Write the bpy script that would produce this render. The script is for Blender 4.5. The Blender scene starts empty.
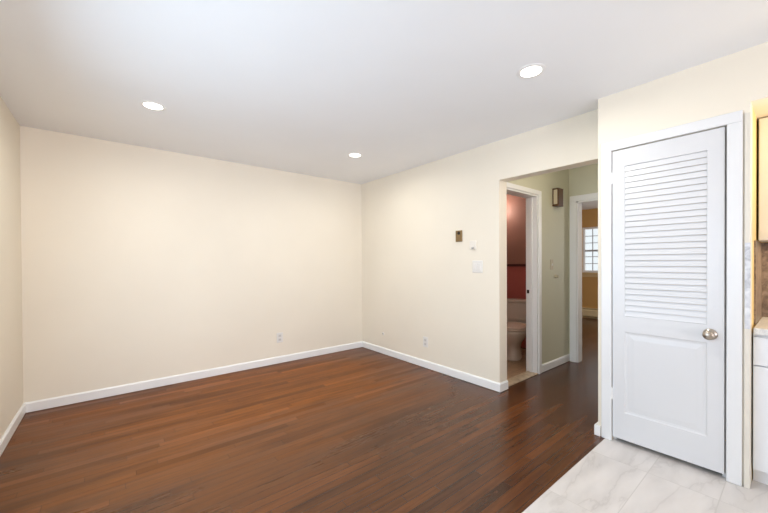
import bpy, bmesh, math, random
from mathutils import Vector, Matrix

random.seed(4)
C = bpy.context.scene.collection
SC = bpy.context.scene
PI = math.pi

# ------------------------------------------------------------------ camera
H = 2.44
CAM_H = 1.2651
F_PX, CX, CY = 338.24, 384.44, 265.20
YAW, PITCH, ROLL = 0.6792, -0.0074, -0.0053
cd = bpy.data.cameras.new('camera')
cam = bpy.data.objects.new('camera', cd)
C.objects.link(cam)
r = Vector((math.cos(YAW), -math.sin(YAW), 0)); fw = Vector((math.sin(YAW), math.cos(YAW), 0)); up = Vector((0, 0, 1))
fw2 = fw*math.cos(PITCH) + up*math.sin(PITCH)
up2 = up*math.cos(PITCH) - fw*math.sin(PITCH)
r2 = r*math.cos(ROLL) + up2*math.sin(ROLL)
up3 = up2*math.cos(ROLL) - r*math.sin(ROLL)
M = Matrix(((r2.x, up3.x, -fw2.x, 0), (r2.y, up3.y, -fw2.y, 0), (r2.z, up3.z, -fw2.z, CAM_H), (0, 0, 0, 1)))
cam.matrix_world = M
cd.sensor_fit = 'HORIZONTAL'; cd.sensor_width = 36.0
cd.lens = F_PX*36.0/768.0
cd.shift_x = (384.0-CX)/768.0
cd.shift_y = (CY-256.5)/768.0
cd.clip_start = 0.05
SC.camera = cam

# ------------------------------------------------------------------ world, lights, exposure
SC.view_settings.view_transform = 'Standard'
SC.view_settings.look = 'None'
SC.view_settings.gamma = 1.0
SC.view_settings.use_curve_mapping = False
SC.view_settings.exposure = 0.06

w = bpy.data.worlds.new('overcast_sky'); SC.world = w; w.use_nodes = True
wn = w.node_tree.nodes; wl = w.node_tree.links
bg = wn['Background']; bg.inputs[0].default_value = (0.90, 0.94, 1.0, 1); bg.inputs[1].default_value = 1.1

def area(name, loc, direction, sx, sy, power, color, spread=PI):
    l = bpy.data.lights.new(name, 'AREA'); l.shape = 'RECTANGLE'; l.size = sx; l.size_y = sy
    l.energy = power; l.color = color; l.spread = spread
    o = bpy.data.objects.new(name, l); C.objects.link(o); o.location = loc
    o.rotation_euler = Vector(direction).to_track_quat('-Z', 'Y').to_euler()
    return o
# strengths of window daylight, added fills and uplights, and lamps
LP = dict(
    bedroom=(48, (0.95, 0.97, 1)),  # added unseen fill that brightens the bedroom, no window there
    patio=(9, (0.88, 0.92, 1)),      # daylight from an added, unseen patio door behind the camera
    patio_up=(46, (0.95, 0.91, 1)),    # added uplight tilted up to brighten the ceiling
    left=(43, (0.61, 0.80, 1)),        # sky light through the wide living room window in the left wall, out of frame
    left_up=(1.0, (0.7, 0.85, 1)),     # weak added uplight for the ceiling
    down=(7.6, (1, 0.98, 0.91)),        # ceiling downlights
    hall=(4.8, (1, 0.94, 0.86)),         # unseen lamp added to brighten the hall
)
area('added_bedroom_fill', (6.6, 0.26, 1.5), (0.25, 1, 0), 1.4, 1.2, *LP['bedroom'])
WLY0, WLY1, WLZ0, WLZ1 = 0.40, 2.55, 0.60, 1.76
area('added_daylight_patio', (0.55, -3.915, 1.2), (0, 1, -0.2), 2.0, 2.0, *LP['patio'])
area('added_uplight_patio', (0.55, -3.91, 1.2), (0, 1, 0.45), 2.0, 2.0, *LP['patio_up'], math.radians(100))
area('daylight_left_window', (-0.60, (WLY0+WLY1)/2, (WLZ0+WLZ1)/2), (1, 0, -0.25), 2.0, 1.25, *LP['left'])
area('added_uplight_left', (-0.59, (WLY0+WLY1)/2, (WLZ0+WLZ1)/2), (1, 0, 0.6), 2.0, 1.25, *LP['left_up'], math.radians(110))

# ------------------------------------------------------------------ material helpers
def mat(name):
    m = bpy.data.materials.new(name); m.use_nodes = True
    nt = m.node_tree
    return m, nt, nt.nodes['Principled BSDF']
def S(c):      # sRGB 0-255 -> linear
    out = []
    for v in c:
        v /= 255.0
        out.append(v/12.92 if v <= 0.04045 else ((v+0.055)/1.055)**2.4)
    return (*out, 1.0)
def nd(nt, t, **kw):
    n = nt.nodes.new(t)
    for k, v in kw.items(): setattr(n, k, v)
    return n
def mth(nt, op, a, b=None):
    n = nd(nt, 'ShaderNodeMath', operation=op)
    for i, v in enumerate((a, b)):
        if v is None: continue
        if isinstance(v, (int, float)): n.inputs[i].default_value = v
        else: nt.links.new(v, n.inputs[i])
    return n.outputs[0]
def mix(nt, fac, a, b, blend='MIX'):
    n = nd(nt, 'ShaderNodeMix', data_type='RGBA', blend_type=blend)
    for i, v in ((0, fac), (6, a), (7, b)):
        if isinstance(v, (int, float)): n.inputs[i].default_value = v
        elif isinstance(v, tuple): n.inputs[i].default_value = v
        else: nt.links.new(v, n.inputs[i])
    return n.outputs[2]
def ramp(nt, fac, stops):
    n = nd(nt, 'ShaderNodeValToRGB')
    while len(n.color_ramp.elements) < len(stops): n.color_ramp.elements.new(0.5)
    for e, (p, c) in zip(n.color_ramp.elements, stops): e.position = p; e.color = c
    nt.links.new(fac, n.inputs[0]); return n.outputs[0]

def paint(name, rgb, rough=0.6, var=0.02, bump=0.05, scale=180.0):
    m, nt, b = mat(name)
    tc = nd(nt, 'ShaderNodeTexCoord')
    n1 = nd(nt, 'ShaderNodeTexNoise'); n1.inputs['Scale'].default_value = 1.3; n1.inputs['Detail'].default_value = 3
    nt.links.new(tc.outputs['Object'], n1.inputs['Vector'])
    c = S(rgb)
    lo = tuple(v*(1-var) for v in c[:3])+(1,); hi = tuple(min(1, v*(1+var)) for v in c[:3])+(1,)
    col = ramp(nt, n1.outputs['Fac'], [(0.3, lo), (0.7, hi)])
    nt.links.new(col, b.inputs['Base Color'])
    b.inputs['Roughness'].default_value = rough
    if bump:
        n2 = nd(nt, 'ShaderNodeTexNoise'); n2.inputs['Scale'].default_value = scale; n2.inputs['Detail'].default_value = 2
        nt.links.new(tc.outputs['Object'], n2.inputs['Vector'])
        bp = nd(nt, 'ShaderNodeBump'); bp.inputs['Strength'].default_value = bump; bp.inputs['Distance'].default_value = 0.002
        nt.links.new(n2.outputs['Fac'], bp.inputs['Height']); nt.links.new(bp.outputs['Normal'], b.inputs['Normal'])
    return m
def metal(name, rgb, rough=0.3):
    m = paint(name, rgb, rough, 0.04, 0.02, 300); m.node_tree.nodes['Principled BSDF'].inputs['Metallic'].default_value = 1.0
    return m
def emit(name, rgb, strength):
    m, nt, b = mat(name)
    b.inputs['Base Color'].default_value = S(rgb); b.inputs['Emission Color'].default_value = S(rgb)
    b.inputs['Emission Strength'].default_value = strength
    return m

def wood_floor():
    m, nt, b = mat('oak_strip_floor')
    L = nt.links
    tc = nd(nt, 'ShaderNodeTexCoord'); sp = nd(nt, 'ShaderNodeSeparateXYZ'); L.new(tc.outputs['Object'], sp.inputs[0])
    X, Y = sp.outputs[0], sp.outputs[1]
    W, LN = 0.057, 0.95
    yr = mth(nt, 'DIVIDE', Y, W); row = mth(nt, 'FLOOR', yr); fy = mth(nt, 'FRACT', yr)
    wn1 = nd(nt, 'ShaderNodeTexWhiteNoise', noise_dimensions='1D'); L.new(row, wn1.inputs['W'])
    xr = mth(nt, 'ADD', mth(nt, 'DIVIDE', X, LN), mth(nt, 'MULTIPLY', wn1.outputs['Value'], 7.0))
    colm = mth(nt, 'FLOOR', xr); fx = mth(nt, 'FRACT', xr)
    cb = nd(nt, 'ShaderNodeCombineXYZ'); L.new(row, cb.inputs[0]); L.new(colm, cb.inputs[1])
    wn2 = nd(nt, 'ShaderNodeTexWhiteNoise', noise_dimensions='2D'); L.new(cb.outputs[0], wn2.inputs['Vector'])
    pid = wn2.outputs['Value']
    base = ramp(nt, pid, [(0.0, S((72, 41, 20))), (0.12, S((81, 46, 22))), (0.5, S((87, 50, 23))), (0.88, S((91, 52, 23))), (1.0, S((104, 59, 25)))])
    # grain along X
    mp = nd(nt, 'ShaderNodeMapping'); mp.inputs['Scale'].default_value = (2.2, 55.0, 1.0); L.new(tc.outputs['Object'], mp.inputs['Vector'])
    off = nd(nt, 'ShaderNodeVectorMath', operation='ADD'); L.new(mp.outputs[0], off.inputs[0])
    cb2 = nd(nt, 'ShaderNodeCombineXYZ'); L.new(mth(nt, 'MULTIPLY', pid, 40.0), cb2.inputs[0]); L.new(cb2.outputs[0], off.inputs[1])
    g = nd(nt, 'ShaderNodeTexNoise'); g.inputs['Scale'].default_value = 1.0; g.inputs['Detail'].default_value = 5; g.inputs['Roughness'].default_value = 0.6
    L.new(off.outputs[0], g.inputs['Vector'])
    gr = ramp(nt, g.outputs['Fac'], [(0.3, (0.72, 0.70, 0.70, 1)), (0.5, (0.98, 0.98, 0.98, 1)), (0.72, (1.18, 1.17, 1.15, 1))])
    c1 = mix(nt, 0.85, base, gr, 'MULTIPLY')
    # long dark stain streaks
    mp2 = nd(nt, 'ShaderNodeMapping'); mp2.inputs['Scale'].default_value = (0.9, 7.5, 1.0); L.new(tc.outputs['Object'], mp2.inputs['Vector'])
    g2 = nd(nt, 'ShaderNodeTexNoise'); g2.inputs['Scale'].default_value = 1.0; g2.inputs['Detail'].default_value = 4
    L.new(mp2.outputs[0], g2.inputs['Vector'])
    st = ramp(nt, g2.outputs['Fac'], [(0.34, (0.55, 0.53, 0.55, 1)), (0.5, (1.0, 1.0, 1.0, 1)), (0.7, (1.12, 1.08, 1.02, 1))])
    c2 = mix(nt, 0.7, c1, st, 'MULTIPLY')
    # paler, less glossy area of boards towards the back wall, ragged edge
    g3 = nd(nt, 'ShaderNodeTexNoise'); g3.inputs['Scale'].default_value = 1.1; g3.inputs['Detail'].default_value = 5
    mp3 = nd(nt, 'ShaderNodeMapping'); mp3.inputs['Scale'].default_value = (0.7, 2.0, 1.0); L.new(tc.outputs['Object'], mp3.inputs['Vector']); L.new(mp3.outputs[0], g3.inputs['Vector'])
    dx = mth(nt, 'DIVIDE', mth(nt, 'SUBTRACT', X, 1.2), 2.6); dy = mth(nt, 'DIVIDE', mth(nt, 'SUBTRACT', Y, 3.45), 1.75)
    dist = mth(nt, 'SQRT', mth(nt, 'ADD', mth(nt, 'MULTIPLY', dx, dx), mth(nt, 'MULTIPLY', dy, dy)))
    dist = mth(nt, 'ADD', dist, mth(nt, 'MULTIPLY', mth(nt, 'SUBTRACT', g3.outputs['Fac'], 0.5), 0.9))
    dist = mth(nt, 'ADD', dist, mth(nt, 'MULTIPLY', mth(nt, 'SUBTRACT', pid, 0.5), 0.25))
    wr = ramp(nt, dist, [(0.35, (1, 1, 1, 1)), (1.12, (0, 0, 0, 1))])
    paler = mix(nt, 0.9, c2, (2.75, 2.75, 2.1, 1), 'MULTIPLY')
    c3 = mix(nt, mth(nt, 'MULTIPLY', wr, 1.0), c2, paler)
    # fine mottling
    g4 = nd(nt, 'ShaderNodeTexNoise'); g4.inputs['Scale'].default_value = 1.0; g4.inputs['Detail'].default_value = 6; g4.inputs['Roughness'].default_value = 0.7
    mp4 = nd(nt, 'ShaderNodeMapping'); mp4.inputs['Scale'].default_value = (6.0, 45.0, 1.0); L.new(tc.outputs['Object'], mp4.inputs['Vector']); L.new(mp4.outputs[0], g4.inputs['Vector'])
    mo = ramp(nt, g4.outputs['Fac'], [(0.32, (0.82, 0.80, 0.81, 1)), (0.52, (1, 1, 1, 1)), (0.70, (1.10, 1.08, 1.05, 1))])
    c3 = mix(nt, 0.9, c3, mo, 'MULTIPLY')
    # seams
    ey = mth(nt, 'LESS_THAN', mth(nt, 'MINIMUM', fy, mth(nt, 'SUBTRACT', 1.0, fy)), 0.028)
    ex = mth(nt, 'LESS_THAN', fx, 0.0025)
    seam = mth(nt, 'MAXIMUM', ey, ex)
    c4 = mix(nt, mth(nt, 'MULTIPLY', seam, 0.75), c3, S((38, 20, 14)))
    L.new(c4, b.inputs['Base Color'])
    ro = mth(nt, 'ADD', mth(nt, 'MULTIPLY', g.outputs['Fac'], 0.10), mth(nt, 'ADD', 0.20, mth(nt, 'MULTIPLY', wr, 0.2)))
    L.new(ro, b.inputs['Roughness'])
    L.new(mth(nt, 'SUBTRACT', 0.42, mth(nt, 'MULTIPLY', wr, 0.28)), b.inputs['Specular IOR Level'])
    bp = nd(nt, 'ShaderNodeBump'); bp.inputs['Strength'].default_value = 0.25; bp.inputs['Distance'].default_value = 0.002
    hh = mth(nt, 'SUBTRACT', mth(nt, 'MULTIPLY', g.outputs['Fac'], 0.25), mth(nt, 'MULTIPLY', seam, 1.0))
    L.new(hh, bp.inputs['Height']); L.new(bp.outputs['Normal'], b.inputs['Normal'])
    return m

def tile(name, w_, l_, y0, x0, offs, base, vein, grout, rough=0.25, vscale=1.6, gw=0.0022):
    """rectangular tiles, length along X, rows along Y, row joints at y0 + k*w_, staggered by offs"""
    m, nt, b = mat(name); L = nt.links
    tc = nd(nt, 'ShaderNodeTexCoord'); sp = nd(nt, 'ShaderNodeSeparateXYZ'); L.new(tc.outputs['Object'], sp.inputs[0])
    yr = mth(nt, 'DIVIDE', mth(nt, 'SUBTRACT', sp.outputs[1], y0), w_); row = mth(nt, 'FLOOR', yr); fy = mth(nt, 'FRACT', yr)
    xr = mth(nt, 'ADD', mth(nt, 'DIVIDE', mth(nt, 'SUBTRACT', sp.outputs[0], x0), l_), mth(nt, 'MULTIPLY', row, offs))
    col = mth(nt, 'FLOOR', xr); fx = mth(nt, 'FRACT', xr)
    ey = mth(nt, 'LESS_THAN', mth(nt, 'MINIMUM', fy, mth(nt, 'SUBTRACT', 1.0, fy)), gw/w_)
    ex = mth(nt, 'LESS_THAN', mth(nt, 'MINIMUM', fx, mth(nt, 'SUBTRACT', 1.0, fx)), gw/l_)
    seam = mth(nt, 'MAXIMUM', ex, ey)
    cb = nd(nt, 'ShaderNodeCombineXYZ'); L.new(row, cb.inputs[0]); L.new(col, cb.inputs[1])
    wn2 = nd(nt, 'ShaderNodeTexWhiteNoise', noise_dimensions='2D'); L.new(cb.outputs[0], wn2.inputs['Vector'])
    sc = nd(nt, 'ShaderNodeVectorMath', operation='SCALE'); L.new(wn2.outputs['Color'], sc.inputs[0]); sc.inputs['Scale'].default_value = 13.0
    ad = nd(nt, 'ShaderNodeVectorMath', operation='ADD'); L.new(tc.outputs['Object'], ad.inputs[0]); L.new(sc.outputs[0], ad.inputs[1])
    mp = nd(nt, 'ShaderNodeMapping'); mp.inputs['Rotation'].default_value = (0, 0, 0.75); mp.inputs['Scale'].default_value = (0.8, 2.6, 1.0)
    L.new(ad.outputs[0], mp.inputs['Vector'])
    n1 = nd(nt, 'ShaderNodeTexNoise'); n1.inputs['Scale'].default_value = vscale; n1.inputs['Detail'].default_value = 6; n1.inputs['Distortion'].default_value = 0.6
    L.new(mp.outputs[0], n1.inputs['Vector'])
    v = mth(nt, 'ABSOLUTE', mth(nt, 'SUBTRACT', n1.outputs['Fac'], 0.5))
    vr = ramp(nt, v, [(0.0, (0.8, 0.8, 0.8, 1)), (0.015, (0.35, 0.35, 0.35, 1)), (0.10, (0, 0, 0, 1))])
    n2 = nd(nt, 'ShaderNodeTexNoise'); n2.inputs['Scale'].default_value = 3.0; n2.inputs['Detail'].default_value = 4
    L.new(mp.outputs[0], n2.inputs['Vector'])
    cloud = ramp(nt, n2.outputs['Fac'], [(0.35, S(base)), (0.7, tuple(v*0.9 for v in S(base)[:3])+(1,))])
    fac = mth(nt, 'MULTIPLY', vr, mth(nt, 'MULTIPLY', n2.outputs['Fac'], 0.75))
    c = mix(nt, fac, cloud, S(vein))
    c = mix(nt, mth(nt, 'MULTIPLY', seam, 0.85), c, S(grout))
    L.new(c, b.inputs['Base Color']); b.inputs['Roughness'].default_value = rough
    bp = nd(nt, 'ShaderNodeBump'); bp.inputs['Strength'].default_value = 0.3; bp.inputs['Distance'].default_value = 0.001
    L.new(mth(nt, 'SUBTRACT', 1.0, seam), bp.inputs['Height']); L.new(bp.outputs['Normal'], b.inputs['Normal'])
    return m

def stone(name, c1, c2, c3, scale=14.0, rough=0.35):
    m, nt, b = mat(name); L = nt.links
    tc = nd(nt, 'ShaderNodeTexCoord')
    n = nd(nt, 'ShaderNodeTexNoise'); n.inputs['Scale'].default_value = scale; n.inputs['Detail'].default_value = 6; n.inputs['Distortion'].default_value = 0.8
    L.new(tc.outputs['Object'], n.inputs['Vector'])
    c = ramp(nt, n.outputs['Fac'], [(0.3, S(c1)), (0.5, S(c2)), (0.7, S(c3))])
    L.new(c, b.inputs['Base Color']); b.inputs['Roughness'].default_value = rough
    return m
def wood(name, c1, c2, axis_scale=(60, 60, 4), rough=0.4):
    m, nt, b = mat(name); L = nt.links
    tc = nd(nt, 'ShaderNodeTexCoord'); mp = nd(nt, 'ShaderNodeMapping'); mp.inputs['Scale'].default_value = axis_scale
    L.new(tc.outputs['Object'], mp.inputs['Vector'])
    n = nd(nt, 'ShaderNodeTexNoise'); n.inputs['Scale'].default_value = 1.0; n.inputs['Detail'].default_value = 5
    L.new(mp.outputs[0], n.inputs['Vector'])
    L.new(ramp(nt, n.outputs['Fac'], [(0.3, S(c1)), (0.7, S(c2))]), b.inputs['Base Color']); b.inputs['Roughness'].default_value = rough
    return m
def glass():
    m = bpy.data.materials.new('window_glass'); m.use_nodes = True; nt = m.node_tree; nt.nodes.clear()
    out = nd(nt, 'ShaderNodeOutputMaterial'); tr = nd(nt, 'ShaderNodeBsdfTransparent'); gl = nd(nt, 'ShaderNodeBsdfGlossy')
    gl.inputs['Roughness'].default_value = 0.02; tr.inputs['Color'].default_value = (0.97, 0.99, 0.98, 1)
    mx = nd(nt, 'ShaderNodeMixShader'); mx.inputs[0].default_value = 0.06
    nt.links.new(tr.outputs[0], mx.inputs[1]); nt.links.new(gl.outputs[0], mx.inputs[2]); nt.links.new(mx.outputs[0], out.inputs[0])
    return m

CREAM = paint('cream_wall_paint', (240, 231, 214), 0.55)
HALLP = paint('dim_lit_cream_hall_paint', (209, 206, 182), 0.55)  # wall cream darkened and greened, the hall's dim light put into the colour
CEIL = paint('white_ceiling_paint', (245, 246, 247), 0.75, 0.015)
TRIM = paint('white_trim_gloss', (244, 243, 241), 0.32, 0.01, 0.015, 60)
DOORW = paint('white_door_gloss', (220, 220, 221), 0.34, 0.01, 0.02, 50)
BATHP = paint('dusky_rose_bath_paint', (152, 113, 101), 0.5)
BATHT = paint('oxblood_bath_tile', (178, 102, 97), 0.3)
BATHR = paint('dark_bath_rail', (84, 42, 36), 0.35)
BEDP = paint('ochre_bedroom_paint', (200, 158, 98), 0.55)
KITY = paint('lamp_yellowed_kitchen_paint', (244, 212, 142), 0.5)  # wall cream yellowed, part of the warm lamp glow put into the colour
PLASTIC = paint('white_plastic', (234, 230, 224), 0.35, 0.01, 0)
PLASTG = paint('grey_slot', (150, 148, 146), 0.5, 0.01, 0)
BRONZE = metal('aged_bronze', (150, 128, 96), 0.42)
DARK = paint('dark_plastic', (40, 34, 28), 0.4, 0.01, 0)
NICKEL = metal('satin_nickel', (176, 166, 154), 0.33)
CHROME = metal('chrome', (210, 210, 210), 0.15)
WALNUT = wood('walnut_chime_wood', (66, 34, 8), (98, 56, 16))
BRASSP = paint('tan_chime_panel', (200, 186, 156), 0.4, 0.03, 0)
PORC = paint('white_porcelain', (206, 192, 180), 0.12, 0.01, 0)
SEATM = paint('toilet_seat_plastic', (212, 190, 174), 0.25, 0.01, 0)
CABW = paint('white_cabinet_lacquer', (238, 239, 241), 0.35, 0.01, 0.01, 60)
CABC = paint('cream_cabinet_lacquer', (244, 238, 224), 0.35, 0.01, 0.01, 60)
COUNT = stone('pale_worktop_stone', (206, 206, 206), (226, 225, 222), (238, 237, 234), 60, 0.25)
SPLASH = stone('brown_grey_backsplash_stone', (98, 84, 76), (140, 122, 108), (168, 150, 136), 26, 0.3)
CASEW = paint('white_casing_gloss', (232, 232, 232), 0.34, 0.01, 0.02, 50)
MARB = stone('grey_white_marble_tile', (170, 170, 176), (212, 212, 216), (232, 232, 234), 22, 0.3)
THRESH = stone('beige_marble_threshold', (168, 148, 120), (196, 178, 150), (212, 196, 168), 12, 0.3)
HEATM = paint('cream_heater_enamel', (224, 206, 164), 0.4, 0.01, 0)
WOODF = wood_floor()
KTILE = tile('white_marble_floor_tile', 0.3065, 0.61, 0.889-0.3065*20, 2.487, 0.0, (222, 217, 213), (158, 150, 145), (198, 193, 188))
BTILE = tile('tan_bath_floor_tile', 0.15, 0.15, 0.0, 0.0, 0.0, (176, 146, 116), (120, 96, 74), (120, 100, 82), 0.35, 6.0)
GLASS = glass()
LENS = emit('downlight_lens', (255, 250, 240), 6.0)
GLOBE = emit('warm_bath_globe', (255, 190, 140), 6.0)

# ------------------------------------------------------------------ mesh helpers
class MB:
    def __init__(s): s.bm = bmesh.new()
    def box(s, a, b, bevel=0.0, seg=2):
        x0, y0, z0 = [min(a[i], b[i]) for i in range(3)]; x1, y1, z1 = [max(a[i], b[i]) for i in range(3)]
        t = bmesh.new()
        bmesh.ops.create_cube(t, size=1.0)
        for v in t.verts:
            v.co = Vector(((x0+x1)/2+v.co.x*(x1-x0), (y0+y1)/2+v.co.y*(y1-y0), (z0+z1)/2+v.co.z*(z1-z0)))
        if bevel:
            bmesh.ops.bevel(t, geom=t.edges[:], offset=bevel, segments=seg, affect='EDGES', profile=0.5)
        s.merge(t); return s
    def merge(s, t, mat4=None):
        if mat4 is not None: t.transform(mat4)
        me = bpy.data.meshes.new('tmp'); t.to_mesh(me); t.free(); s.bm.from_mesh(me); bpy.data.meshes.remove(me)
    def quad(s, pts):
        s.bm.faces.new([s.bm.verts.new(p) for p in pts]); return s
    def lathe(s, prof, seg=32, mat4=None):
        """prof: (radius, height) list about Z, closed with caps where radius is 0"""
        t = bmesh.new(); rings = []
        for rr, z in prof:
            if rr < 1e-6: rings.append([t.verts.new((0, 0, z))])
            else: rings.append([t.verts.new((rr*math.cos(2*PI*k/seg), rr*math.sin(2*PI*k/seg), z)) for k in range(seg)])
        for A, B in zip(rings, rings[1:]):
            for k in range(seg):
                k2 = (k+1) % seg
                if len(A) == 1 and len(B) == 1: continue
                if len(A) == 1: t.faces.new((A[0], B[k2], B[k]))
                elif len(B) == 1: t.faces.new((A[k], A[k2], B[0]))
                else: t.faces.new((A[k], A[k2], B[k2], B[k]))
        bmesh.ops.recalc_face_normals(t, faces=t.faces[:])
        s.merge(t, mat4); return s
    def loft(s, rings, cap=True, mat4=None):
        t = bmesh.new(); R = [[t.verts.new(p) for p in ring] for ring in rings]
        n = len(R[0])
        for A, B in zip(R, R[1:]):
            for k in range(n): t.faces.new((A[k], A[(k+1) % n], B[(k+1) % n], B[k]))
        if cap: t.faces.new(R[0][::-1]); t.faces.new(R[-1])
        bmesh.ops.recalc_face_normals(t, faces=t.faces[:])
        s.merge(t, mat4); return s
    def prism(s, poly, axis, a, b, bevel=0.0):
        """poly in the two remaining axes (cyclic order), extruded along axis from a to b"""
        def P(u, v, q): return {0: (q, u, v), 1: (u, q, v), 2: (u, v, q)}[axis]
        t = bmesh.new()
        A = [t.verts.new(P(u, v, a)) for u, v in poly]; B = [t.verts.new(P(u, v, b)) for u, v in poly]
        n = len(poly)
        for k in range(n): t.faces.new((A[k], A[(k+1) % n], B[(k+1) % n], B[k]))
        t.faces.new(A[::-1]); t.faces.new(B)
        bmesh.ops.recalc_face_normals(t, faces=t.faces[:])
        if bevel: bmesh.ops.bevel(t, geom=t.edges[:], offset=bevel, segments=2, affect='EDGES', profile=0.5)
        s.merge(t); return s
    def build(s, name, m, parent=None, origin=None, smooth=False):
        if origin is not None: s.bm.transform(Matrix.Translation(-Vector(origin)))
        me = bpy.data.meshes.new(name); s.bm.to_mesh(me); s.bm.free()
        o = bpy.data.objects.new(name, me); C.objects.link(o)
        me.materials.append(m)
        if smooth:
            for p in me.polygons: p.use_smooth = True
        if parent is not None: o.parent = parent
        elif origin is not None: o.location = origin
        return o
def tag(o, label=None, cat=None, group=None, kind=None):
    if label: o['label'] = label
    if cat: o['category'] = cat
    if group: o['group'] = group
    if kind: o['kind'] = kind
    return o
def empty(name, loc, rz=0.0):
    o = bpy.data.objects.new(name, None); C.objects.link(o); o.empty_display_size = 0.1
    o.location = loc; o.rotation_euler = (0, 0, rz); return o
def struct(mb, name, m, label, cat):
    return tag(mb.build(name, m), label, cat, kind='structure')

# ------------------------------------------------------------------ room dimensions
XL, XR, YB = -0.592, 2.928, 4.162
XC, YCL, YCR = 2.751, 0.937, 0.184       # closet wall plane and its two ends
XRB = 3.058                              # back face of the right wall
YO, ZO = 1.852, 2.06                     # hall opening
YH, XE = 1.878, 4.536                    # hall wall, hall end wall
YF = -4.0
XBW, YBL, YBR = 8.345, 4.3, 0.2          # bedroom window wall, sides
XBA, YBA = 4.72, 3.35                    # bathroom end wall, far wall
XK = 3.42                                # kitchen back wall
ZS = 2.143                               # soffit underside
YT = 0.889                               # wood / tile line
BB = 0.09

# floors
f = MB()
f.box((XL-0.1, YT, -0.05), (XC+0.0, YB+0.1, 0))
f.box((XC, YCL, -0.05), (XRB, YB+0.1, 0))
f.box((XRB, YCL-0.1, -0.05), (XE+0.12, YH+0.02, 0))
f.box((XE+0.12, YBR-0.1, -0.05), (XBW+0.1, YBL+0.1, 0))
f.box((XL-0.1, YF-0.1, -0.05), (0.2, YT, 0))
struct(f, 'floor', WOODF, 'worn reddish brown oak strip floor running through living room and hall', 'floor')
f = MB(); f.box((0.2, YF-0.1, -0.05), (XK, YT, 0.0)).box((XC, YT, -0.05), (XC+0.2, YCL, 0))
struct(f, 'floor_kitchen', KTILE, 'white marble look rectangular tile floor in front of the closet door', 'floor')
f = MB(); f.box((XRB, YH+0.02, -0.05), (XBA+0.1, YBA+0.1, 0.0))
struct(f, 'floor_bathroom', BTILE, 'small tan tile floor inside the bathroom doorway', 'floor')
f = MB(); f.box((3.075, YH-0.005, 0), (3.735, YH+0.115, 0.012), 0.004)
struct(f, 'trim_1', THRESH, 'beige stone threshold across the bathroom doorway', 'threshold')

# ceiling
c = MB(); c.box((XL-0.1, YF-0.1, H), (XBW+0.1, YBL+0.1, H+0.1))
struct(c, 'ceiling', CEIL, 'flat pale grey white painted ceiling with round downlights', 'ceiling')

# living room walls
wl_ = MB().box((XL-0.14, YF, 0), (XL, WLY0, H)).box((XL-0.14, WLY1, 0), (XL, YB+0.1, H)).box((XL-0.14, WLY0, 0), (XL, WLY1, WLZ0)).box((XL-0.14, WLY0, WLZ1), (XL, WLY1, H))
struct(wl_, 'wall_left', CREAM, 'plain cream wall at the far left edge', 'wall')
struct(MB().box((XL, YB, 0), (XRB, YB+0.1, H)), 'wall_back', CREAM, 'wide blank cream wall facing the camera', 'wall')
wr = MB().box((XR, YO, 0), (XRB, YB, H)).box((XR, YCL, ZO), (XRB, YO, H))
struct(wr, 'wall_right', CREAM, 'cream wall with switches and a cased-less opening to the hall', 'wall')
# closet block
DY0, DY1, DZ = 0.276, 0.852, 2.042        # door opening
wc = MB()
wc.box((XC, DY1, 0), (XC+0.1, YCL, H)).box((XC, YCR, 0), (XC+0.1, DY0, H)).box((XC, DY0, DZ), (XC+0.1, DY1, H))
wc.box((XC+0.1, YCL-0.08, 0), (3.6, YCL, H))
struct(wc, 'wall_closet', CREAM, 'cream wall around the white louvred closet door', 'wall')
struct(MB().box((XC+0.1, YCR, 0), (3.6, YCR+0.05, H)).box((3.5, YCR+0.05, 0), (3.6, YCL-0.08, H)), 'wall_closet_side', KITY,
       'warm yellow lit side wall of the kitchen recess beside the closet', 'wall')
struct(MB().box((XC, YF, ZS), (XK, YCR, H)), 'wall_kitchen_soffit', CREAM, 'cream soffit above the kitchen cabinets at the right edge', 'wall')
struct(MB().box((XK, YF, 0), (XK+0.1, YCR, H)), 'wall_kitchen', KITY, 'kitchen wall behind the cabinets', 'wall')
# wall behind the camera, with openings added to let daylight in
wf = MB()
PX0, PX1, PZ1 = -0.45, 1.55, 2.23
KX0, KX1, KZ0, KZ1 = 1.65, 2.55, 1.15, 2.15
wf.box((XL, YF, PZ1), (PX1, YF+0.1, H)).box((XL, YF, 0), (PX0, YF+0.1, PZ1)).box((PX1, YF, 0), (KX0, YF+0.1, H))
wf.box((KX0, YF, 0), (KX1, YF+0.1, KZ0)).box((KX0, YF, KZ1), (KX1, YF+0.1, H)).box((KX1, YF, 0), (XK, YF+0.1, H))
struct(wf, 'wall_front', CREAM, 'cream wall behind the camera with added openings', 'wall')

# hall, bathroom, bedroom walls
wh = MB()
BDX0, BDX1, BDZ = 3.085, 3.735, 2.015
wh.box((XRB, YH, 0), (BDX0, YH+0.12, H)).box((BDX0, YH, BDZ), (BDX1, YH+0.12, H)).box((BDX1, YH, 0), (XE, YH+0.12, H))
struct(wh, 'wall_hall', HALLP, 'cream hall wall, dim light in its colour, with the bathroom doorway and brown chime box', 'wall')
RY0, RY1, RZ = 1.0, 1.782, 2.02
we = MB()
we.box((XE, YCL-0.3, 0), (XE+0.12, RY0, H)).box((XE, RY0, RZ), (XE+0.12, RY1, H)).box((XE, RY1, 0), (XE+0.12, YH+0.12, H))
struct(we, 'wall_hall_end', HALLP, 'cream wall, dim light in its colour, at the end of the hall around the bedroom doorway', 'wall')
struct(MB().box((3.6, YCL-0.08, 0), (XE, YCL, H)), 'wall_hall_near', HALLP, 'near side wall of the hall behind the closet', 'wall')
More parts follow.
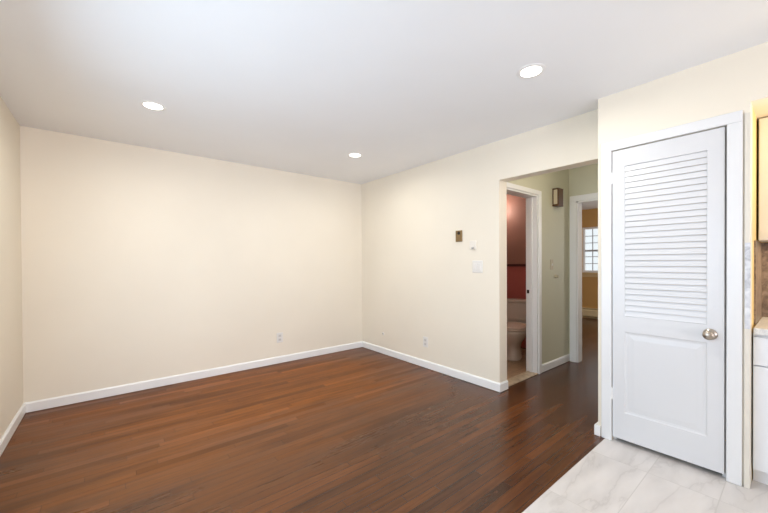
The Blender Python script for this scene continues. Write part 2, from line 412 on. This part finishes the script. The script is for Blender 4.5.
struct(MB().box((XBA, YH+0.12, 0), (XBA+0.1, YBA+0.1, H)).box((XRB, YBA, 0), (XBA, YBA+0.1, H)), 'wall_bathroom', BATHP,
       'dusky brown pink upper bathroom wall', 'wall')
struct(MB().box((XBA-0.012, YH+0.13, 0), (XBA, YBA, 1.20)).box((XRB, YBA-0.012, 0), (XBA-0.012, YBA, 1.20)), 'trim_2', BATHT,
       'dark red tiled lower wall behind the toilet', 'wainscot')
struct(MB().box((XBA-0.026, YH+0.13, 1.20), (XBA, YBA, 1.235), 0.004).box((XRB, YBA-0.026, 1.20), (XBA-0.026, YBA, 1.235), 0.004), 'trim_3', BATHR,
       'dark rail capping the red bathroom wall', 'rail')
struct(MB().box((XE+0.12, YBL, 0), (XBW, YBL+0.1, H)).box((XBA+0.1, YH+0.12, 0), (XBA+0.11, YBL, H)), 'wall_bedroom_left', BEDP, 'ochre bedroom wall beyond the doorway', 'wall')
struct(MB().box((XE+0.12, YBR-0.1, 0), (XBW, YBR, H)), 'wall_bedroom_right', BEDP, 'ochre bedroom side wall', 'wall')
WY0, WY1, WZ0, WZ1 = 2.15, 3.17, 1.02, 2.04
wb = MB()
wb.box((XBW, YBR-0.1, 0), (XBW+0.14, WY0, H)).box((XBW, WY1, 0), (XBW+0.14, YBL+0.1, H))
wb.box((XBW, WY0, 0), (XBW+0.14, WY1, WZ0)).box((XBW, WY0, WZ1), (XBW+0.14, WY1, H))
struct(wb, 'wall_bedroom_window', BEDP, 'ochre bedroom wall around the far gridded window', 'wall')

# ------------------------------------------------------------------ baseboards
def bb_profile(o, s):      # (offset from wall, z); s = direction off the wall
    t = 0.014
    return [(o, 0.005), (o+s*t, 0.005), (o+s*t, BB-0.012), (o+s*t*0.55, BB-0.004), (o+s*t*0.4, BB), (o, BB)]
struct(MB().prism(bb_profile(YB, -1), 0, XL, XR), 'baseboard_back', TRIM, 'white baseboard along the wide back wall', 'baseboard')
b_ = MB().prism(bb_profile(XL, 1), 1, YF+0.1, YB-0.014)
struct(b_, 'baseboard_left', TRIM, 'white baseboard along the left wall', 'baseboard')
b_ = MB().prism(bb_profile(XR, -1), 1, YO-0.014, YB-0.014).prism(bb_profile(YO, -1), 0, XR, XRB)
struct(b_, 'baseboard_right', TRIM, 'white baseboard along the right wall wrapping into the hall opening', 'baseboard')
struct(MB().prism(bb_profile(YH, -1), 0, 3.80, XE), 'baseboard_hall', TRIM, 'white baseboard under the hall chime box', 'baseboard')
struct(MB().box((XC-0.014, YCL, 0), (XRB, YCL+0.022, 0.075), 0.004).box((XC-0.016, YCL-0.018, 0), (XC, YCL+0.022, 0.075), 0.004), 'baseboard_closet', TRIM,
       'short white baseboard block at the closet corner', 'baseboard')

# ------------------------------------------------------------------ casings
def casing_yz(name, x, s, y0, y1, z1, wd, label, th=0.016, right=True, wtop=None, m=None):
    """casing on a wall facing s along X around opening y0..y1 up to z1"""
    t = empty(name, (x, (y0+y1)/2, 0)); tag(t, label, 'door casing', kind='structure')
    m = m or TRIM; og = (x, (y0+y1)/2, 0); wt = wtop or wd
    MB().box((x, y1, 0), (x+s*th, y1+wd, z1), 0.004).build('side_casing', m, t, og)
    if right: MB().box((x, y0-wd, 0), (x+s*th, y0, z1), 0.004).build('side_casing', m, t, og)
    MB().box((x, y0-wd if right else y0, z1), (x+s*th, y1+wd, z1+wt), 0.004).build('head_casing', m, t, og)
    return t, og
casing_yz('trim_4', XC, -1, DY0+0.0, DY1-0.003, DZ, 0.063, 'white casing framing the louvred closet door', m=CASEW)
t, og = casing_yz('trim_5', XE, -1, RY0, RY1+0.0, RZ, 0.08, 'white casing of the bedroom doorway at the hall end', wtop=0.07)
MB().box((XE, RY1-0.014, 0), (XE+0.12, RY1, RZ)).box((XE, RY0, 0), (XE+0.12, RY0+0.018, RZ)).box((XE, RY0, RZ-0.018), (XE+0.12, RY1, RZ)).build('jamb', TRIM, t, og)
# bathroom casing on the hall wall
og = (3.39, YH, 0)
t = empty('trim_6', og); tag(t, 'white casing and jamb of the bathroom doorway', 'door casing', kind='structure')
MB().box((BDX1, YH-0.016, 0), (BDX1+0.062, YH, BDZ), 0.004).build('side_casing', TRIM, t, og)
MB().box((3.062, YH-0.016, BDZ), (BDX1+0.062, YH, BDZ+0.05), 0.004).build('head_casing', TRIM, t, og)
MB().box((BDX1-0.018, YH, 0.0), (BDX1, YH+0.13, BDZ)).box((BDX0, YH, 0.0), (BDX0+0.012, YH+0.13, BDZ)).box((BDX0+0.012, YH, BDZ-0.018), (BDX1-0.018, YH+0.13, BDZ)).build('jamb', TRIM, t, og)
MB().box((BDX1-0.032, YH+0.05, 0.012), (BDX1-0.018, YH+0.085, BDZ-0.018), 0.002).build('door_stop', TRIM, t, og)
MB().box((BDX1-0.021, YH+0.092, 0.905), (BDX1-0.018, YH+0.118, 0.945)).build('strike_plate', DARK, t, og)
# corner board right of the closet casing
struct(MB().box((XC-0.012, YCR-0.001, 0), (XC, YCR+0.022, ZS-0.06), 0.002), 'trim_7', paint('pale_corner_board_paint', (226, 219, 206), 0.45), 'narrow cream corner board right of the closet casing', 'trim')

# ------------------------------------------------------------------ louvred closet door
og = (XC, DY1, 0)
d = empty('door_1', og); tag(d, 'white closet door with louvred top and panelled bottom', 'door', kind='structure')
xf = XC-0.004; xb = xf+0.034
ly0, ly1 = DY0+0.009, DY1-0.0065; zb, zt = 0.03, DZ-0.006
sy0, sy1 = 0.359, 0.772           # inner edges of the stiles
lz0, lz1 = 0.888, 1.920           # louvre field
pz0, pz1 = 0.220, 0.780           # panel field
fr = MB()
bv = 0.0015
fr.box((xf, ly0, zb), (xb, sy0, zt), bv).box((xf, sy1, zb), (xb, ly1, zt), bv)
fr.box((xf, sy0-0.002, lz1), (xb, sy1+0.002, zt), bv).box((xf, sy0-0.002, pz1), (xb, sy1+0.002, lz0), bv).box((xf, sy0-0.002, zb), (xb, sy1+0.002, pz0), bv)
fr.build('frame', DOORW, d, og)
lv = MB(); n = 27; pt = (lz1-lz0)/n
for k in range(n):
    zc = lz0+(k+0.5)*pt; hh = pt*0.472
    # outer (bottom) edge forward, top edge back
    lv.prism([(xf+0.002, zc-hh), (xf+0.008, zc-hh-0.0005), (xf+0.015, zc+hh), (xf+0.009, zc+hh+0.0005)], 1, sy0, sy1)
lv.build('louvre_panel', DOORW, d, og)
MB().box((xb+0.001, DY0-0.001, 0), (xb+0.03, DY0+0.02, DZ)).box((xb+0.001, DY1-0.02, 0), (xb+0.03, DY1+0.001, DZ)).box((xb+0.001, DY0+0.02, DZ-0.02), (xb+0.03, DY1-0.02, DZ)).build('door_stop', DOORW, d, og)
pn = MB()
m1, m2 = 0.018, 0.05
def rect(x, i): return [(x, sy0+i, pz0+i), (x, sy1-i, pz0+i), (x, sy1-i, pz1-i), (x, sy0+i, pz1-i)]
pn.loft([rect(xf+0.022, 0), rect(xf+0.001, 0), rect(xf+0.004, 0.005), rect(xf+0.0055, m1), rect(xf+0.003, m2)])
pn.build('raised_panel', DOORW, d, og)
kb = MB()
MK = Matrix.Translation((xf, 0.345, 0.833)) @ Matrix.Rotation(-PI/2, 4, 'Y')
kb.lathe([(0, 0), (0.031, 0), (0.033, 0.003), (0.030, 0.008), (0.014, 0.011), (0.011, 0.022), (0.013, 0.030), (0.023, 0.036), (0.0275, 0.045), (0.0275, 0.052), (0.023, 0.060), (0.012, 0.065), (0, 0.066)], 32, MK)
o = kb.build('knob', NICKEL, d, og, smooth=True); o['label'] = 'round satin nickel door knob'
for z in (1.85, 0.335):
    hg = MB(); hg.lathe([(0, -0.04), (0.006, -0.04), (0.006, 0.04), (0, 0.04)], 12, Matrix.Translation((xf-0.004, DY1-0.002, z)))
    hg.box((xf-0.002, DY1-0.010, z-0.038), (xf+0.002, DY1+0.001, z+0.038)); hg.build('hinge', TRIM, d, og)

# ------------------------------------------------------------------ windows
def window(name, axis_x, y0, y1, z0, z1, label, cols, rows, sill=True):
    x = axis_x; og = (x, (y0+y1)/2, z0)
    t = empty(name, og); tag(t, label, 'window', kind='structure')
    fw_ = 0.045
    MB().box((x+0.03, y0, z0), (x+0.10, y0+fw_, z1)).box((x+0.03, y1-fw_, z0), (x+0.10, y1, z1)).box((x+0.03, y0+fw_, z0), (x+0.10, y1-fw_, z0+fw_)).box((x+0.03, y0+fw_, z1-fw_), (x+0.10, y1-fw_, z1)).build('window_frame', TRIM, t, og)
    zm = (z0+z1)/2-0.02
    sash = MB().box((x+0.045, y0+fw_, zm-0.02), (x+0.085, y1-fw_, zm+0.02))
    for k in range(1, cols):
        yy = y0+fw_+(y1-y0-2*fw_)*k/cols; sash.box((x+0.055, yy-0.007, z0+fw_), (x+0.075, yy+0.007, z1-fw_))
    for k in range(1, rows):
        if k*2 == rows: continue
        zz = z0+fw_+(z1-z0-2*fw_)*k/rows; sash.box((x+0.057, y0+fw_, zz-0.007), (x+0.073, y1-fw_, zz+0.007))
    sash.build('sash_grid', paint('grey_sash_paint', (182, 182, 186), 0.4), t, og)
    MB().box((x+0.063, y0+fw_, z0+fw_), (x+0.067, y1-fw_, z1-fw_)).build('window_pane', GLASS, t, og)
    if sill: MB().box((x-0.045, y0-0.07, z0-0.03), (x+0.03, y1+0.07, z0), 0.006).box((x-0.018, y0-0.05, z0-0.10), (x, y1+0.05, z0-0.03), 0.003).build('window_sill', paint('tan_sill_paint', (214, 188, 140), 0.4), t, og)
    return t
window('window_1', XBW, WY0, WY1, WZ0, WZ1, 'bright gridded window seen through the bedroom doorway', 6, 6)

# out of frame: living room window; patio door and kitchen window added for daylight
def glazed(name, label, axis, p, a0, a1, z0, z1, bars):
    def B(m, u0, u1, q0, q1, d0, d1):
        lo, hi = (p+d0, u0, q0), (p+d1, u1, q1)
        if axis == 'Y': lo, hi = (u0, p+d0, q0), (u1, p+d1, q1)
        m.box(lo, hi, 0.003)
    og = (p, (a0+a1)/2, z0) if axis == 'X' else ((a0+a1)/2, p, z0)
    t = empty(name, og); tag(t, label, 'window', kind='structure')
    m = MB(); B(m, a0-0.07, a0, z0-0.02, z1+0.07, 0, 0.016); m.build('side_casing', TRIM, t, og)
    m = MB(); B(m, a1, a1+0.07, z0-0.02, z1+0.07, 0, 0.016); m.build('side_casing', TRIM, t, og)
    m = MB(); B(m, a0, a1, z1, z1+0.07, 0, 0.016); m.build('head_casing', TRIM, t, og)
    if z0 > 0.1:
        m = MB(); B(m, a0-0.09, a1+0.09, z0-0.03, z0, 0, 0.045); m.build('window_sill', TRIM, t, og)
    for k in range(1, bars+1):
        u = a0+(a1-a0)*k/(bars+1); m = MB(); B(m, u-0.02, u+0.02, z0, z1, 0.0, 0.02); m.build('mullion', TRIM, t, og)
glazed('window_2', 'wide living room window in the left wall', 'X', XL+0.004, WLY0, WLY1, WLZ0, WLZ1, 1)
glazed('added_window_3', 'added unseen patio door behind the camera', 'Y', YF+0.10, PX0, PX1, 0.0, PZ1, 1)
glazed('added_window_4', 'added unseen kitchen window behind the camera', 'Y', YF+0.10, KX0, KX1, KZ0, KZ1, 1)

# ------------------------------------------------------------------ downlights
def make_downlight():
    t = empty('downlight', (0, 0, H))
    og = (0, 0, 0)
    MB().lathe([(0.060, 0.0), (0.084, 0.0), (0.083, -0.002), (0.074, -0.004), (0.062, -0.0045), (0.060, -0.003), (0.060, 0.0)], 48).build('trim_ring', TRIM, t, smooth=False)
    MB().lathe([(0, -0.003), (0.060, -0.003), (0.060, -0.001), (0, -0.001)], 48).build('lens', LENS, t)
    l = bpy.data.lights.new('downlight_lamp', 'AREA'); l.shape = 'DISK'; l.size = 0.115; l.energy = LP['down'][0]; l.color = LP['down'][1]; l.spread = math.radians(170)
    lo = bpy.data.objects.new('downlight_lamp', l); C.objects.link(lo); lo.parent = t; lo.location = (0, 0, -0.0055)
    return t
dl = make_downlight()
def copy_tree(o):
    cpy = o.copy(); C.objects.link(cpy)
    for ch in o.children:
        k = ch.copy(); C.objects.link(k); k.parent = cpy
    return cpy
spots = [((0.252, 3.037), 'round lit ceiling downlight nearest the left wall'),
         ((2.075, 3.072), 'round lit ceiling downlight nearest the far corner, smallest of three'),
         ((2.022, 1.057), 'round lit ceiling downlight nearest the closet, largest of three')]
for i, ((x, y), lab) in enumerate(spots):
    o = dl if i == 0 else None
    if o is None: o = copy_tree(dl)
    o.location = (x, y, H)
    tag(o, lab, 'ceiling light', 'recessed ceiling downlights')

# ------------------------------------------------------------------ wall devices
def plate_x(x, s, y, z, wy, hz, th=0.006, bv=0.002):
    return MB().box((x, y-wy/2, z-hz/2), (x+s*th, y+wy/2, z+hz/2), bv)
# bronze intercom on right wall
og = (XR, 2.337, 1.548)
t = empty('doorbell_intercom', og); tag(t, 'small bronze rectangular intercom plate on the right wall', 'intercom')
plate_x(XR, -1, 2.337, 1.548, 0.086, 0.122, 0.010, 0.003).build('plate', BRONZE, t, og)
o = MB().lathe([(0, 0), (0.017, 0), (0.017, 0.004), (0.010, 0.004), (0.009, 0.001), (0, 0.001)], 20, Matrix.Translation((XR-0.010, 2.334, 1.580)) @ Matrix.Rotation(-PI/2, 4, 'Y')).build('peephole', DARK, t, og)
o['label'] = 'dark round viewer'
MB().box((XR-0.013, 2.318, 1.506), (XR-0.010, 2.356, 1.546), 0.001).build('speaker_panel', BRONZE, t, og)
# small white thermostat
og = (XR, 2.155, 1.437)
t = empty('wall_thermostat', og); tag(t, 'tiny white square wall control above the double light switch', 'thermostat')
plate_x(XR, -1, 2.155, 1.442, 0.078, 0.092, 0.012, 0.003).build('housing', paint('ivory_control_housing', (238, 231, 220), 0.4, 0.01, 0), t, og)
o = MB().box((XR-0.022, 2.135, 1.406), (XR-0.012, 2.165, 1.418), 0.002).build('lever', PLASTG, t, og)
# double switch
og = (XR, 2.102, 1.22)
t = empty('light_switch', og); tag(t, 'white double light switch plate beside the hall opening', 'light switch')
plate_x(XR, -1, 2.102, 1.22, 0.124, 0.124, 0.007, 0.003).build('plate', PLASTIC, t, og)
for dy in (-0.023, 0.023):
    MB().box((XR-0.011, 2.102+dy-0.0165, 1.22-0.033), (XR-0.007, 2.102+dy+0.0165, 1.22+0.033), 0.0015).build('rocker', PLASTIC, t, og)
# outlets
def outlet_parts(t):
    # local: plate in XZ plane, facing -Y
    MB().box((-0.040, -0.007, -0.062), (0.040, 0, 0.062), 0.003).build('plate', PLASTIC, t)
    for z in (-0.024, 0.024):
        MB().box((-0.018, -0.010, z-0.017), (0.018, -0.007, z+0.017), 0.002).build('socket', paint('socket_grey', (218, 213, 207), 0.4, 0.01, 0), t)
        MB().box((-0.009, -0.0108, z-0.008), (-0.006, -0.0099, z+0.006)).box((0.006, -0.0108, z-0.008), (0.009, -0.0099, z+0.006)).build('slots', PLASTG, t)
t = empty('wall_outlet', (1.650, YB, 0.325)); tag(t, 'white power outlet low on the wide back wall', 'outlet', 'wall outlets'); outlet_parts(t)
t = empty('wall_outlet', (XR, 2.845, 0.312), -PI/2); tag(t, 'white power outlet low on the right wall', 'outlet', 'wall outlets'); outlet_parts(t)
# cable stub near the corner
og = (XR, 3.66, 0.28)
t = empty('cable_jack', og); tag(t, 'tiny round cable jack low on the right wall near the corner', 'cable jack')
MB().lathe([(0, 0), (0.022, 0), (0.022, 0.003), (0.016, 0.005), (0, 0.005)], 20, Matrix.Translation(og) @ Matrix.Rotation(-PI/2, 4, 'Y')).build('cover', PLASTIC, t, og)
MB().lathe([(0, 0.005), (0.007, 0.005), (0.007, 0.014), (0, 0.014)], 14, Matrix.Translation(og) @ Matrix.Rotation(-PI/2, 4, 'Y')).build('jack', NICKEL, t, og)

# hall: chime box, switch, knob
og = (4.13, YH, 2.03)
t = empty('door_chime', og); tag(t, 'brown wooden door chime box high on the hall wall', 'door chime')
bx0, bx1, by, z0, z1 = 4.085, 4.212, YH-0.072, 1.925, 2.135
MB().box((bx0+0.004, by, z0+0.01), (bx1, YH, z1-0.01), 0.003).box((bx0, by, z0), (bx1+0.004, YH, z0+0.012), 0.002).box((bx0, by, z1-0.012), (bx1+0.004, YH, z1), 0.002).build('case', WALNUT, t, og)
o = MB().box((bx0-0.001, by+0.014, z0+0.022), (bx0+0.006, YH-0.016, z1-0.018), 0.002).build('side_grille', BRASSP, t, og); o['label'] = 'pale tan side panel'
og = (4.064, YH, 1.233)
t = empty('light_switch', og); tag(t, 'single light switch on the hall wall under the chime box', 'light switch')
MB().box((4.029, YH-0.006, 1.173), (4.099, YH, 1.293), 0.002).build('plate', BRASSP, t, og)
MB().box((4.058, YH-0.016, 1.221), (4.070, YH-0.006, 1.245), 0.002).build('toggle', PLASTIC, t, og)
og = (4.162, YH, 1.088)
t = empty('dimmer_dial', og); tag(t, 'small round dimmer dial on the hall wall below the single switch', 'dimmer')
MB().lathe([(0, 0), (0.024, 0), (0.024, 0.004), (0.012, 0.008), (0.012, 0.022), (0.018, 0.026), (0.018, 0.034), (0, 0.036)], 20, Matrix.Translation(og) @ Matrix.Rotation(PI/2, 4, 'X')).build('cap', BRASSP, t, og, smooth=True)

# ------------------------------------------------------------------ toilet
def ell(cx, cy, rx, ry, z, n=28, sq=2.2, front=1.0):
    out = []
    for k in range(n):
        a = 2*PI*k/n; ca, sa = math.cos(a), math.sin(a)
        x = rx*math.copysign(abs(ca)**(2/sq), ca); y = ry*math.copysign(abs(sa)**(2/sq), sa)
        if y < 0: y *= front
        out.append((cx+x, cy+y, z))
    return out
# local: faces -Y, floor z=0, bowl centre at origin
t = empty('toilet', (4.125, 2.412, 0.0), -math.radians(62)); tag(t, 'white toilet with closed lid seen through the bathroom doorway', 'toilet')
MB().loft([ell(0, 0.06, 0.115, 0.24, 0), ell(0, 0.06, 0.118, 0.242, 0.02), ell(0, 0.07, 0.105, 0.22, 0.06), ell(0, 0.06, 0.10, 0.20, 0.16), ell(0, 0.03, 0.125, 0.22, 0.235),
           ell(0, 0.0, 0.165, 0.24, 0.30), ell(0, -0.01, 0.182, 0.245, 0.355, front=1.05), ell(0, -0.01, 0.185, 0.25, 0.385, front=1.05), ell(0, -0.01, 0.175, 0.24, 0.395, front=1.05)]).box((-0.11, 0.16, 0.28), (0.11, 0.42, 0.392), 0.02).build('bowl', PORC, t, smooth=True)
MB().loft([ell(0, -0.01, 0.18, 0.24, 0.395, front=1.06), ell(0, -0.01, 0.19, 0.25, 0.402, front=1.06), ell(0, -0.01, 0.19, 0.25, 0.414, front=1.06), ell(0, -0.01, 0.182, 0.243, 0.418, front=1.06)]).build('seat', SEATM, t, smooth=True)
MB().loft([ell(0, -0.005, 0.182, 0.24, 0.419, front=1.06), ell(0, -0.005, 0.188, 0.247, 0.424, front=1.06), ell(0, -0.005, 0.186, 0.245, 0.434, front=1.06), ell(0, -0.005, 0.15, 0.21, 0.444, front=1.06)]).build('lid', SEATM, t, smooth=True)
def rr(hx, y0, y1, z): return [(-hx, y0, z), (hx, y0, z), (hx, y1, z), (-hx, y1, z)]
tb = MB(); tb.loft([rr(0.19, 0.27, 0.42, 0.392), rr(0.205, 0.255, 0.43, 0.47), rr(0.215, 0.25, 0.435, 0.70)]); bmesh.ops.bevel(tb.bm, geom=tb.bm.edges[:], offset=0.018, segments=3, affect='EDGES', profile=0.5)
tb.build('tank', PORC, t)
MB().box((-0.228, 0.24, 0.70), (0.228, 0.442, 0.74), 0.012, 3).build('tank_lid', PORC, t)
o = MB().lathe([(0, 0), (0.012, 0), (0.012, 0.012), (0, 0.012)], 14, Matrix.Translation((-0.15, 0.25, 0.645)) @ Matrix.Rotation(PI/2, 4, 'X')).box((-0.155, 0.228, 0.638), (-0.085, 0.238, 0.652), 0.003).build('flush_lever', CHROME, t)

# lamp added to brighten the hall, out of sight above the opening
t = empty('added_hall_lamp', (3.4, 1.12, H)); tag(t, 'small round flush ceiling lamp added to brighten the hall, unseen', 'ceiling light')
MB().lathe([(0.11, 0), (0.11, -0.03), (0.10, -0.035), (0, -0.035), (0, 0)], 32).build('base', TRIM, t)
MB().lathe([(0.10, -0.035), (0.095, -0.07), (0.06, -0.10), (0, -0.11), (0, -0.035)], 32).build('shade', emit('added_hall_shade', (255, 240, 205), 2.0), t, smooth=True)
l = bpy.data.lights.new('added_hall_bulb', 'POINT'); l.energy = LP['hall'][0]; l.color = LP['hall'][1]; l.shadow_soft_size = 0.1
lo = bpy.data.objects.new('added_hall_bulb', l); C.objects.link(lo); lo.parent = t; lo.location = (0, 0, -0.30)

# bathroom wall light, out of sight round the jamb
og = (4.66, 3.05, 2.0)
t = empty('bathroom_wall_lamp', (XBA, 2.99, 2.08)); tag(t, 'small warm glowing globe wall lamp inside the bathroom', 'wall lamp')
MB().lathe([(0, 0), (0.05, 0), (0.05, 0.012), (0.02, 0.02), (0.02, 0.05), (0, 0.05)], 24, Matrix.Rotation(-PI/2, 4, 'Y')).build('backplate', CHROME, t)
MB().lathe([(0.055*math.sin(PI*k/12), -0.055*math.cos(PI*k/12)) for k in range(13)], 24, Matrix.Translation((-0.10, 0, 0))).build('globe', GLOBE, t, smooth=True)
l = bpy.data.lights.new('bathroom_bulb', 'POINT'); l.energy = 11.0; l.color = (1.0, 0.80, 0.68); l.shadow_soft_size = 0.06
lo = bpy.data.objects.new('bathroom_bulb', l); C.objects.link(lo); lo.parent = t; lo.location = (-0.17, 0, 0)

# ------------------------------------------------------------------ bedroom heater
og = (XBW, 2.8, 0)
t = empty('baseboard_heater', og); tag(t, 'long cream baseboard heater under the bedroom window', 'heater')
MB().prism([(XBW, 0.0), (XBW-0.02, 0.0), (XBW-0.02, 0.17), (XBW-0.05, 0.215), (XBW-0.05, 0.225), (XBW, 0.225)], 1, 1.2, 4.25).build('back_panel', HEATM, t, og)
MB().prism([(XBW-0.075, 0.05), (XBW-0.07, 0.05), (XBW-0.07, 0.17), (XBW-0.055, 0.19), (XBW-0.06, 0.195), (XBW-0.075, 0.175)], 1, 1.2, 4.25).build('front_cover', HEATM, t, og)
MB().box((XBW-0.065, 1.2, 0.06), (XBW-0.022, 4.25, 0.12)).build('fins', DARK, t, og)
MB().prism([(XBW, 0), (XBW-0.078, 0), (XBW-0.078, 0.17), (XBW-0.05, 0.228), (XBW, 0.228)], 1, 4.25, 4.29).build('end_cap', HEATM, t, og)
MB().prism([(XBW, 0), (XBW-0.078, 0), (XBW-0.078, 0.17), (XBW-0.05, 0.228), (XBW, 0.228)], 1, 1.16, 1.2).build('end_cap', HEATM, t, og)

# ------------------------------------------------------------------ kitchen sliver at the right edge
KY0, KY1 = -0.44, 0.179
og = (3.1, (KY0+KY1)/2, 0)
t = empty('base_cabinet', og); tag(t, 'white base cabinet with one drawer at the right edge', 'cabinet')
MB().box((2.836, KY0, 0.095), (XK-0.01, KY1, 0.852)).build('body', CABW, t, og)
MB().box((2.870, KY0, 0.0), (XK-0.01, KY1, 0.095)).build('toe_kick', CABW, t, og)
MB().box((2.816, KY0+0.002, 0.678), (2.836, KY1-0.002, 0.836), 0.003).build('drawer', CABW, t, og)
MB().box((2.816, KY0+0.002, 0.085), (2.836, KY1-0.002, 0.672), 0.003).build('door', CABW, t, og)
o = MB().box((2.800, KY0, 0.852), (XK-0.009, 0.1755, 0.888), 0.004).build('worktop', COUNT); tag(o, 'pale stone worktop over the white base cabinet', 'worktop')
og = (3.25, (KY0+KY1)/2, 1.39)
t = empty('wall_cabinet', og); tag(t, 'cream wall cabinet hung under the kitchen soffit', 'cabinet')
MB().box((3.125, KY0, 1.39), (XK-0.009, 0.176, ZS-0.002)).build('body', CABC, t, og)
dr = MB()
dx0, dx1 = 3.100, 3.122; dy0, dy1, dz0, dz1 = KY0+0.002, 0.172, 1.392, ZS-0.008; rw = 0.06
dr.box((dx0, dy0, dz0), (dx1, dy0+rw, dz1), 0.002).box((dx0, dy1-rw, dz0), (dx1, dy1, dz1), 0.002).box((dx0, dy0+rw, dz0), (dx1, dy1-rw, dz0+rw), 0.002).box((dx0, dy0+rw, dz1-rw), (dx1, dy1-rw, dz1), 0.002).box((dx0+0.008, dy0+rw-0.002, dz0+rw-0.002), (dx1, dy1-rw+0.002, dz1-rw+0.002))
dr.build('door', CABC, t, og)
struct(MB().box((2.96, YCR-0.008, 0.888), (XK, YCR, 1.385)).box((XK-0.008, KY0, 0.888), (XK, YCR-0.008, 1.385)), 'trim_8', SPLASH, 'brown grey stone backsplash above the worktop', 'backsplash')
struct(MB().box((XC-0.016, YCR-0.002, 0.888), (XC-0.0125, YCR+0.0205, 1.365), 0.001), 'trim_9', MARB, 'narrow grey marble tile strip on the corner beside the closet casing', 'tile trim')
# kitchen: unseen globe added for warm light, and strip under the wall cabinet
t = empty('added_kitchen_globe', (2.92, -0.38, ZS)); tag(t, 'warm globe lamp added under the kitchen soffit, unseen', 'ceiling light')
MB().lathe([(0, 0), (0.055, 0), (0.055, -0.012), (0.03, -0.03), (0, -0.03)], 28).build('base', TRIM, t)
MB().lathe([(0.055*math.sin(PI*k/12), -0.085-0.055*math.cos(PI*k/12)) for k in range(13)], 24).build('globe', GLOBE, t, smooth=True)
l = bpy.data.lights.new('added_kitchen_bulb', 'POINT'); l.energy = 5.0; l.color = (1.0, 0.88, 0.66); l.shadow_soft_size = 0.06
lo = bpy.data.objects.new('added_kitchen_bulb', l); C.objects.link(lo); lo.parent = t; lo.location = (0, 0, -0.20)
t = empty('under_cabinet_light', (3.22, -0.13, 1.39)); tag(t, 'slim warm light strip under the wall cabinet', 'light strip')
MB().box((-0.02, -0.25, -0.014), (0.02, 0.25, 0), 0.003).build('housing', PLASTIC, t)
l = bpy.data.lights.new('under_cabinet_lamp', 'AREA'); l.shape = 'RECTANGLE'; l.size = 0.03; l.size_y = 0.46; l.energy = 2.4; l.color = (1.0, 0.78, 0.48)
lo = bpy.data.objects.new('under_cabinet_lamp', l); C.objects.link(lo); lo.parent = t; lo.location = (0, 0, -0.016)
